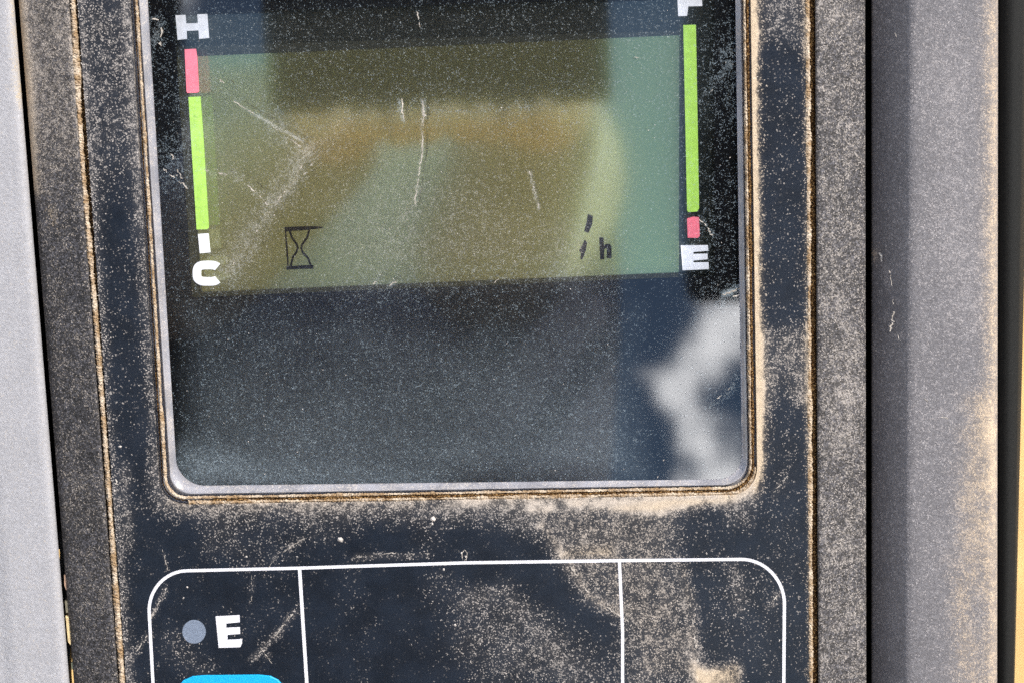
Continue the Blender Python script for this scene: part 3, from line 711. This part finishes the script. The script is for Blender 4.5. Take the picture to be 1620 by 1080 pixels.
R += .42 * st([(1548, 640), (1538, 820), (1525, 960), (1532, 1100)], 24, 5) + .25 * st([(1500, 100), (1530, 500)], 40, 4)
R += .75 * st([(1393, 405), (1394, 412)], 4) + .6 * st([(1383, 86), (1388, 88)], 3) + .55 * st([(1412, 495), (1412, 515)], 2.2) + .4 * st([(1409, 430), (1412, 470)], 1.5) + .3 * st([(1420, 540), (1440, 520)], 3)
R += .4 * st([(1480, 650), (1500, 660), (1525, 640)], 3, 2) + .3 * st([(1418, 60), (1420, 70)], 2)
R += .25 * st([(1396, 0), (1385, 100)], 10, 2)
Wm = np.clip(.12 + 1.0 * e + .6 * st([(1393, 400), (1394, 415)], 8) + .8 * st([(1548, 640), (1538, 820), (1525, 960), (1532, 1100)], 26, 4), 0, 1)
set_dust(rt, np.stack([np.clip(R, 0, 1), Wm, 0 * x], 1))
tag(rt, 'mid grey plastic trim panel with angled flank and dusty outer edge', 'trim panel')

zz_ = zr - 3.6
scratches('trim_scratch', [([(1414, 490), (1412, 505), (1408, 524)], 4.2, 1.0, zz_ + 1.2), ([(1408, 428), (1411, 455), (1413, 482)], 2, .8, zz_ + 1.2), ([(1420, 530), (1428, 545)], 2, .6, zz_ + 1.6), ([(1392, 398), (1394, 414)], 4, .9, zz_ - 1.6),
    ([(1382, 86), (1390, 90)], 3, .9, zz_ - 2), ([(1416, 52), (1420, 70)], 1.6, .7, zz_ + 1.6), ([(1478, 655), (1500, 662), (1512, 650), (1532, 640)], 2.2, .6, zr + .13), ([(1450, 620), (1475, 640)], 1.4, .4, zr + .1), ([(1512, 200), (1512, 225)], 2, .5, zr + .13)], None, 23)
for o_ in bpy.data.objects:
    if o_.name == 'trim_scratch': o_.parent = rt; o_.matrix_world = T
# black rubber seal beyond the right trim
zs = -16
prof = [(1560, 1556, zs - 20), (1572, 1570, zs - 3), (1584, 1580, zs)] + [(1584 + k * 7, 1580 + k * 4.6, zs + 1.2 * math.sin(k / 5 * math.pi)) for k in range(1, 6)] + [(1622, 1604, zs - 2), (1631, 1605, zs - 6), (1620, 1602, zs - 26)]
sl_, Va = extr('door_seal', prof, -160, 1240, 60, M_black)
tag(sl_, 'black rubber door seal beside the dusty edge of the right hand trim', 'door seal')
# dark strip added to stand for the shade in the left gap, ragged at its lower end
prof = [(20, 96, -26), (60, 136, -24), (100, 172, -24)]
V = []; F = []
ys = [-160, 100, 300, 500, 700, 820, 862, 868]
for k, py in enumerate(ys):
    for a, z in ((10, -24), (48, -22), (92, -22)):
        V.append((*P(a + 76 * py / 1080, py, z), z))
for k in range(len(ys) - 1):
    for i in range(2): F.append([k * 3 + i, (k + 1) * 3 + i, (k + 1) * 3 + i + 1, k * 3 + i + 1])
gs = mesh_obj('added_gap_backing', V, F, M_black)
sol = gs.modifiers.new('thick', 'SOLIDIFY'); sol.thickness = .002
tag(gs, 'black backing strip added to keep the gap left of the display dark', 'gap backing')
# black strip added to darken the gap on the right between housing and trim
V, F = prism([quad([(1350, -160), (1400, -160), (1400, 1240), (1350, 1240)], -21)], -24, -21)
tag(mesh_obj('added_gap_backing', V, F, M_black), 'black backing strip added to keep the narrow gap right of the display dark', 'gap backing')

# cable clips glimpsed through the gap at the lower left
M_clip = simple('yellow_plastic', (.80, .62, .34), .5, .4); M_clip2 = simple('tan_plastic', (.52, .34, .24), .6, .3)
M_wire = simple('black_wire', (.012, .012, .012), .5, .4)
def blob(name, poly, z, th, material, label, cat, group=None):
    pts = [P(a, b, z) for a, b in poly]; c = np.mean(pts, axis=0)
    V, F = loft([[(x, y, z - th) for x, y in pts], [(x, y, z - .4) for x, y in pts], [(*(c + (np.array(p) - c) * .9), z) for p in pts]]); F.append(list(range(2 * len(pts), 3 * len(pts))))
    return tag(mesh_obj(name, V, F, material), label, cat, group)
zc = -4.5
blob('cable_clip', [(101, 908), (108, 906), (116, 912), (116, 932), (104, 934), (101, 925)], zc, 4, M_clip2, 'small tan clip end showing in the gap at lower left', 'cable clip')
blob('cable_tie', [(102, 950), (112, 948), (116, 966), (104, 970)], zc, 4, simple('grey_plastic', (.22, .20, .14), .6), 'dull grey tie end just above the yellow connector in the gap', 'cable tie')
blob('connector', [(103, 974), (115, 972), (120, 1000), (120, 1013), (111, 1021), (107, 1016)], zc, 5, M_clip, 'bright yellow connector wedged in the gap at lower left', 'connector')
blob('cable_tie', [(112, 1048), (121, 1044), (122, 1050), (113, 1060)], zc, 3, simple('green_grey', (.20, .22, .15), .6), 'slim green grey tie end below the yellow connector in the gap', 'cable tie')
V, F = [], []
for px0, px1 in ((98, 112), (106, 118)):
    ribbon_prism([P(px0 + 2 * math.sin(k), 840 + k * 20, -9) for k in range(14)], 1.6, -11, -9, V, F)
tag(mesh_obj('cable', V, F, M_wire), 'black cable running down behind the yellow connector', 'cable')
# yellow machine steel outside
M_yel = simple('yellow_paint', (.74, .48, .18), .45, .5, var=.12, scale=.01)
def box_panel(name, x0, x1, y0, y1, z0, z1, material, parent=None, bev=.004, panel=True):
    bm = bmesh.new(); bmesh.ops.create_cube(bm, size=1)
    for v in bm.verts: v.co = Vector(((x0 + x1) / 2 + v.co.x * (x1 - x0), (y0 + y1) / 2 + v.co.y * (y1 - y0), (z0 + z1) / 2 + v.co.z * (z1 - z0)))
    bmesh.ops.bevel(bm, geom=bm.edges[:], offset=bev, segments=3, profile=.5, affect='EDGES')
    me = bpy.data.meshes.new(name); bm.to_mesh(me); bm.free(); me.materials.append(material)
    o = bpy.data.objects.new(name, me); COL.objects.link(o)
    if parent: o.parent = parent
    elif panel: o.matrix_world = T
    return o
# ground
def _ground(g):
    tc = g.node('ShaderNodeTexCoord'); v = tc.outputs['Object']; n = g.noise(v, 3, 6, .65); n2 = g.noise(v, 60, 4, .6)
    c = g.mix(g.ramp(n, .3, .7), (.30, .22, .13), (.42, .32, .20)); c = g.mix(g.ramp(n2, .4, .62, 0, .5), c, (.22, .16, .10))
    return g.bsdf(c, .95, g.bump(n2, .6, .02), .1)
M_ground = mat('sandy_ground', _ground)
bm = bmesh.new(); bmesh.ops.create_grid(bm, x_segments=80, y_segments=80, size=1)
for v in bm.verts:
    r = Vector((v.co.x, v.co.y)).length; s = 600 * (r ** 2) + 3 * r
    d = Vector((v.co.x, v.co.y)); d = d / r * s if r > 1e-6 else d; v.co = Vector((d.x, d.y, .05 * (mnoise.noise(Vector((d.x, d.y, 0)) * .4))))
me = bpy.data.meshes.new('ground'); bm.to_mesh(me); bm.free(); me.materials.append(M_ground)
gr = bpy.data.objects.new('ground', me); COL.objects.link(gr); gr['kind'] = 'structure'

# ================================================================== PHOTOGRAPHER (seen mirrored in the glass)
def Tp(x, y, z): return T @ Vector((x * MM, y * MM, z * MM))
CW = Tp(*CAM)
def mir(px, py, dz):                          # where a thing dz mm behind the lens stands, from its mirror image on the display
    a = P(px, py, LCD_Z); k = (DIST - LCD_Z + DIST + dz - LCD_Z) / (DIST - LCD_Z)
    return CAM[0] + (a[0] - CAM[0]) * k, CAM[1] + (a[1] - CAM[1]) * k
M_phone = simple('phone_body', (.006, .006, .007), .5, .4); M_lens = simple('lens_glass', (.01, .01, .015), .1, .6)
x0, yb = mir(430, 181, 4); x1, yt = mir(960, -84, 4)
ph = tag(empty('phone'), 'dark phone held sideways in front of the display, seen as a mirrored block', 'phone')
box_panel('phone_body', x0 * MM, x1 * MM, yb * MM, yt * MM, (DIST + 1.5) * MM, (DIST + 9.5) * MM, M_phone, ph, .003)
for lx in (CAM[0], CAM[0] - 20):
    V, F = loft([[(lx + r * math.cos(k * math.pi / 12), CAM[1] + r * math.sin(k * math.pi / 12), DIST + zz) for k in range(24)] for r, zz in ((6.5, 1.6), (6.5, .8), (5, .8), (4.5, 1.3))]); F.append([72 + k for k in range(24)])
    mesh_obj('camera_lens', V, F, M_lens, ph)
def skin(name, nodes, edges, material, parent, sub=2, root=None):
    names = list(nodes); me = bpy.data.meshes.new(name); me.from_pydata([tuple(nodes[k][0]) for k in names], [(names.index(a), names.index(b)) for a, b in edges], []); me.update()
    o = bpy.data.objects.new(name, me); COL.objects.link(o); o.parent = parent; me.materials.append(material)
    sk = o.modifiers.new('skin', 'SKIN'); sk.use_smooth_shade = True
    if not me.skin_vertices: 
        bpy.context.view_layer.objects.active = o
    for i, k in enumerate(names):
        r = nodes[k][1]; me.skin_vertices[0].data[i].radius = r if isinstance(r, tuple) else (r, r)
        me.skin_vertices[0].data[i].use_root = (k == (root or names[0]))
    ss = o.modifiers.new('sub', 'SUBSURF'); ss.levels = sub; ss.render_levels = sub
    return o
PX0, PY0 = -.142, -.90
per = tag(empty('person', panel=False), 'person in plain work shirt holding up a phone, mirrored in the display', 'person')
per.location = (PX0, PY0, 0)
def Lc(v): return Vector(v) - Vector((PX0, PY0, 0))
M_skin = simple('skin', (.54, .45, .45), .5, .4, scale=.05); M_shirt = simple('work_shirt', (.32, .35, .45), .9, .1, scale=.02); M_trou = simple('work_trousers', (.05, .055, .07), .9, .1, scale=.02)
M_hair = simple('dark_hair', (.02, .015, .012), .6, .3); M_boot = simple('boot_leather', (.09, .055, .03), .6, .3); M_eye = simple('eye', (.5, .5, .5), .2, .5)
wr = Tp(x1 - 30, yb + 10, DIST + 66); wl = Tp(x0 + 30, yb + 8, DIST + 66)
N = {'pelvis': ((0, 0, .95), (.15, .11)), 'waist': ((0, .01, 1.12), (.135, .10)), 'chest': ((0, .01, 1.32), (.14, .115)), 'neckb': ((0, -.01, 1.47), (.08, .07)), 'neck': ((0, .0, 1.55), .056),
     'jaw': ((.05, .045, 1.605), (.055, .055)), 'skull': ((.05, .015, 1.68), (.078, .095)), 'crown': ((.05, .0, 1.755), (.06, .07)),
     'nose': ((.05, .135, 1.655), .014), 'el': ((.135, .01, 1.665), .014), 'er': ((-.035, .01, 1.665), .014)}
E = [('pelvis', 'waist'), ('waist', 'chest'), ('chest', 'neckb'), ('neckb', 'neck'), ('neck', 'jaw'), ('jaw', 'skull'), ('skull', 'crown'), ('skull', 'nose'), ('skull', 'el'), ('skull', 'er')]
sh = {}
for sgn, nm, wrist, elb in ((1, 'r', wr, (-.03, -.66, 1.21)), (-1, 'l', wl, (-.23, -.66, 1.21))):
    w = Lc(wrist); e = Lc(elb)
    N['sh' + nm] = ((sgn * .165, .0, 1.42), .058); N['elb' + nm] = (e, .042); N['wri' + nm] = (w, .027)
    E += [('chest', 'sh' + nm), ('sh' + nm, 'elb' + nm), ('elb' + nm, 'wri' + nm)]
    N['hip' + nm] = ((sgn * .095, 0, .88), .085); N['knee' + nm] = ((sgn * .11, .02, .49), .055); N['ank' + nm] = ((sgn * .12, 0, .09), .038); N['toe' + nm] = ((sgn * .13, .15, .04), .035)
    E += [('pelvis', 'hip' + nm), ('hip' + nm, 'knee' + nm), ('knee' + nm, 'ank' + nm), ('ank' + nm, 'toe' + nm)]
    # hand: palm behind the phone, fingers curled over its lower edge and front, thumb on the screen side
    ex = (x1 - 34 if sgn > 0 else x0 + 38); q = lambda a, b, c: Lc(Tp(ex + sgn * a, yb + b, DIST + c))
    N['palm' + nm] = (q(4, 20, 30), (.026, .014)); E.append(('wri' + nm, 'palm' + nm))
    for i, (dx, l) in enumerate(((-38, 1.0), (-24, 1.1), (-9, 1.0), (5, .8))):
        k0, k1, k2 = f'f{i}a' + nm, f'f{i}b' + nm, f'f{i}c' + nm
        N[k0] = (q(dx * .5, 2 - 2 * i, 24), .0095); N[k1] = (q(dx * .85, -10 * l, 8), .0088); N[k2] = (q(dx, -1 * l, -5), .0078)
        E += [('palm' + nm, k0), (k0, k1), (k1, k2)]
    N['t1' + nm] = (q(10, 6, 24), .011); N['t2' + nm] = (q(-4, 20, 20), .0095); N['t3' + nm] = (q(-18, 30, 17), .0085)
    E += [('palm' + nm, 't1' + nm), ('t1' + nm, 't2' + nm), ('t2' + nm, 't3' + nm)]
skin('body', N, E, M_skin, per)
g2 = lambda k, r: (N[k][0], r)
SN = {'pelvis': g2('pelvis', (.20, .135)), 'waist': g2('waist', (.195, .125)), 'chest': g2('chest', (.17, .14)), 'neckb': g2('neckb', (.11, .085))}
SE = [('pelvis', 'waist'), ('waist', 'chest'), ('chest', 'neckb')]
for nm in 'rl':
    SN['sh' + nm] = g2('sh' + nm, .078); SN['elb' + nm] = g2('elb' + nm, .056); a = Vector(N['elb' + nm][0]); b = Vector(N['wri' + nm][0]); SN['cuff' + nm] = (a.lerp(b, .97), .036)
    SE += [('chest', 'sh' + nm), ('sh' + nm, 'elb' + nm), ('elb' + nm, 'cuff' + nm)]
skin('shirt', SN, SE, M_shirt, per)
TN = {'pelvis': ((0, 0, .96), (.165, .125))}; TE = []
for nm in 'rl':
    TN['hip' + nm] = g2('hip' + nm, .10); TN['knee' + nm] = g2('knee' + nm, .072); a = Vector(N['ank' + nm][0]); TN['ank' + nm] = (a + Vector((0, 0, .02)), .06)
    TE += [('pelvis', 'hip' + nm), ('hip' + nm, 'knee' + nm), ('knee' + nm, 'ank' + nm)]
skin('trousers', TN, TE, M_trou, per)
for nm in 'rl':
    a = Vector(N['ank' + nm][0]); t_ = Vector(N['toe' + nm][0])
    skin('boot', {'a': (a + Vector((0, 0, .06)), .052), 'b': (a + Vector((0, -.02, -.03)), .05), 'c': (t_ + Vector((0, .02, 0)), (.05, .038))}, [('a', 'b'), ('b', 'c')], M_boot, per)
skin('hair', {'a': ((.05, -.045, 1.655), (.075, .06)), 'b': ((.05, -.03, 1.735), (.082, .075)), 'c': ((.05, .035, 1.785), (.066, .04))}, [('a', 'b'), ('b', 'c')], M_hair, per)
for sx in (.018, .082):
    bm = bmesh.new(); bmesh.ops.create_uvsphere(bm, u_segments=12, v_segments=8, radius=.0125); bmesh.ops.translate(bm, verts=bm.verts, vec=(sx, .103, 1.685)); me = bpy.data.meshes.new('eye'); bm.to_mesh(me); bm.free(); me.materials.append(M_eye)
    o = bpy.data.objects.new('eye', me); COL.objects.link(o); o.parent = per
bm = bmesh.new(); bmesh.ops.create_uvsphere(bm, u_segments=12, v_segments=8, radius=1); bmesh.ops.scale(bm, verts=bm.verts, vec=(.024, .008, .006)); bmesh.ops.translate(bm, verts=bm.verts, vec=(.05, .099, 1.615)); me = bpy.data.meshes.new('mouth'); bm.to_mesh(me); bm.free()
me.materials.append(simple('lips', (.40, .16, .13), .5)); o = bpy.data.objects.new('mouth', me); COL.objects.link(o); o.parent = per

# unseen black block added behind the photographer (its dark back is mirrored in the upper right of the screen)
zm = DIST + 700
wm = tag(empty('dark_reflection_block'), 'unseen black block on a bent arm, added to darken the upper right of the screen', 'dark block')
c4 = [mir(1086, 486, 700), mir(1330, 476, 700), mir(1330, -120, 700), mir(1086, -105, 700)]
lp = loop_pts(c4, [14] * 4, 6, 5); cm_ = np.mean(lp, axis=0); sc2 = lambda k, z: [(*(cm_ + (np.array(p) - cm_) * k), z) for p in lp]
V, F = loft([sc2(.90, zm + 40), sc2(.97, zm + 40), sc2(1, zm + 34), sc2(.98, zm + 12), sc2(.86, zm)]); F.append([4 * len(lp) + k for k in range(len(lp))]); mesh_obj('block_shell', V, F, M_black, wm, smooth=True)
V, F = loft([sc2(.91, zm + 38), sc2(.0, zm + 39)]); mesh_obj('block_plate', V, F, simple('block_silver', (.8, .8, .8), .02, .5, 1.0, var=.01), wm)
def tube(path, r, n=10):
    V, F = [], []
    for i, p in enumerate(path):
        d = (Vector(path[min(i + 1, len(path) - 1)]) - Vector(path[max(i - 1, 0)])).normalized(); u = d.orthogonal().normalized(); w = d.cross(u)
        for k in range(n):
            q = Vector(p) + u * (r * math.cos(k * 6.2832 / n)) + w * (r * math.sin(k * 6.2832 / n)); V.append(tuple(q))
    for i in range(len(path) - 1):
        for k in range(n): F.append([i * n + k, i * n + (k + 1) % n, (i + 1) * n + (k + 1) % n, (i + 1) * n + k])
    return V, F
V, F = tube([(cm_[0] + 20, cm_[1], zm + 6), (cm_[0] + 40, cm_[1] + 20, zm - 20), (cm_[0] + 160, cm_[1] + 160, zm - 60), (cm_[0] + 330, cm_[1] + 200, zm - 300), (cm_[0] + 420, cm_[1] + 120, zm - 900)], 11); mesh_obj('bracket', V, F, M_black, wm, smooth=True)

# unseen dark post added beside the photographer to darken the mirrored left border
zd = DIST + 380
c4 = [mir(40, 1100, 380), mir(290, 1090, 380), mir(262, -420, 380), mir(30, -410, 380)]
lp = loop_pts(c4, [10] * 4, 40, 5); cm_ = np.mean(lp, axis=0)
dpst = tag(empty('dark_post'), 'unseen dark blue black post added to darken the left border of the screen', 'dark post')
V, F = loft([sc2(.97, zd), sc2(1, zd + 4), sc2(1, zd + 46), sc2(.97, zd + 50)]); n_ = len(lp); F.append(list(range(n_))[::-1]); F.append([3 * n_ + k for k in range(n_)])
mesh_obj('post_body', V, F, simple('post_paint', (.010, .013, .022), .4, .4, var=.1, scale=.02), dpst)
V, F = tube([(c4[1][0] + 3, c4[1][1], zd + 8), (c4[2][0] + 3, c4[2][1], zd + 8)], 5); mesh_obj('rubber_edge', V, F, M_black, dpst, smooth=True)

# yellow machine arm beyond the display, seen at the right edge and through the gap
def arm_at(px, py, depth):
    v = panel_dir(ray(px, py)); v = v / -v[2]; q = CAM + v * (DIST - depth); return q
ay = tag(empty('boom_arm', panel=False), 'bright yellow painted machine arm outside, beyond the black door seal', 'machine arm')
ay.location = (0, .75, .42); ay.rotation_euler = (-.55, 0, .0)
M_yel2 = M_yel
bx = box_panel('arm_body', -.9, .9, -.12, .12, -.5, .22, M_yel2, ay, .02, False)
bx2 = box_panel('pin_boss', .05, .30, -.15, -.10, -.10, .14, simple('tan_paint', (.50, .27, .12), .6, .3, scale=.01), ay, .02, False)
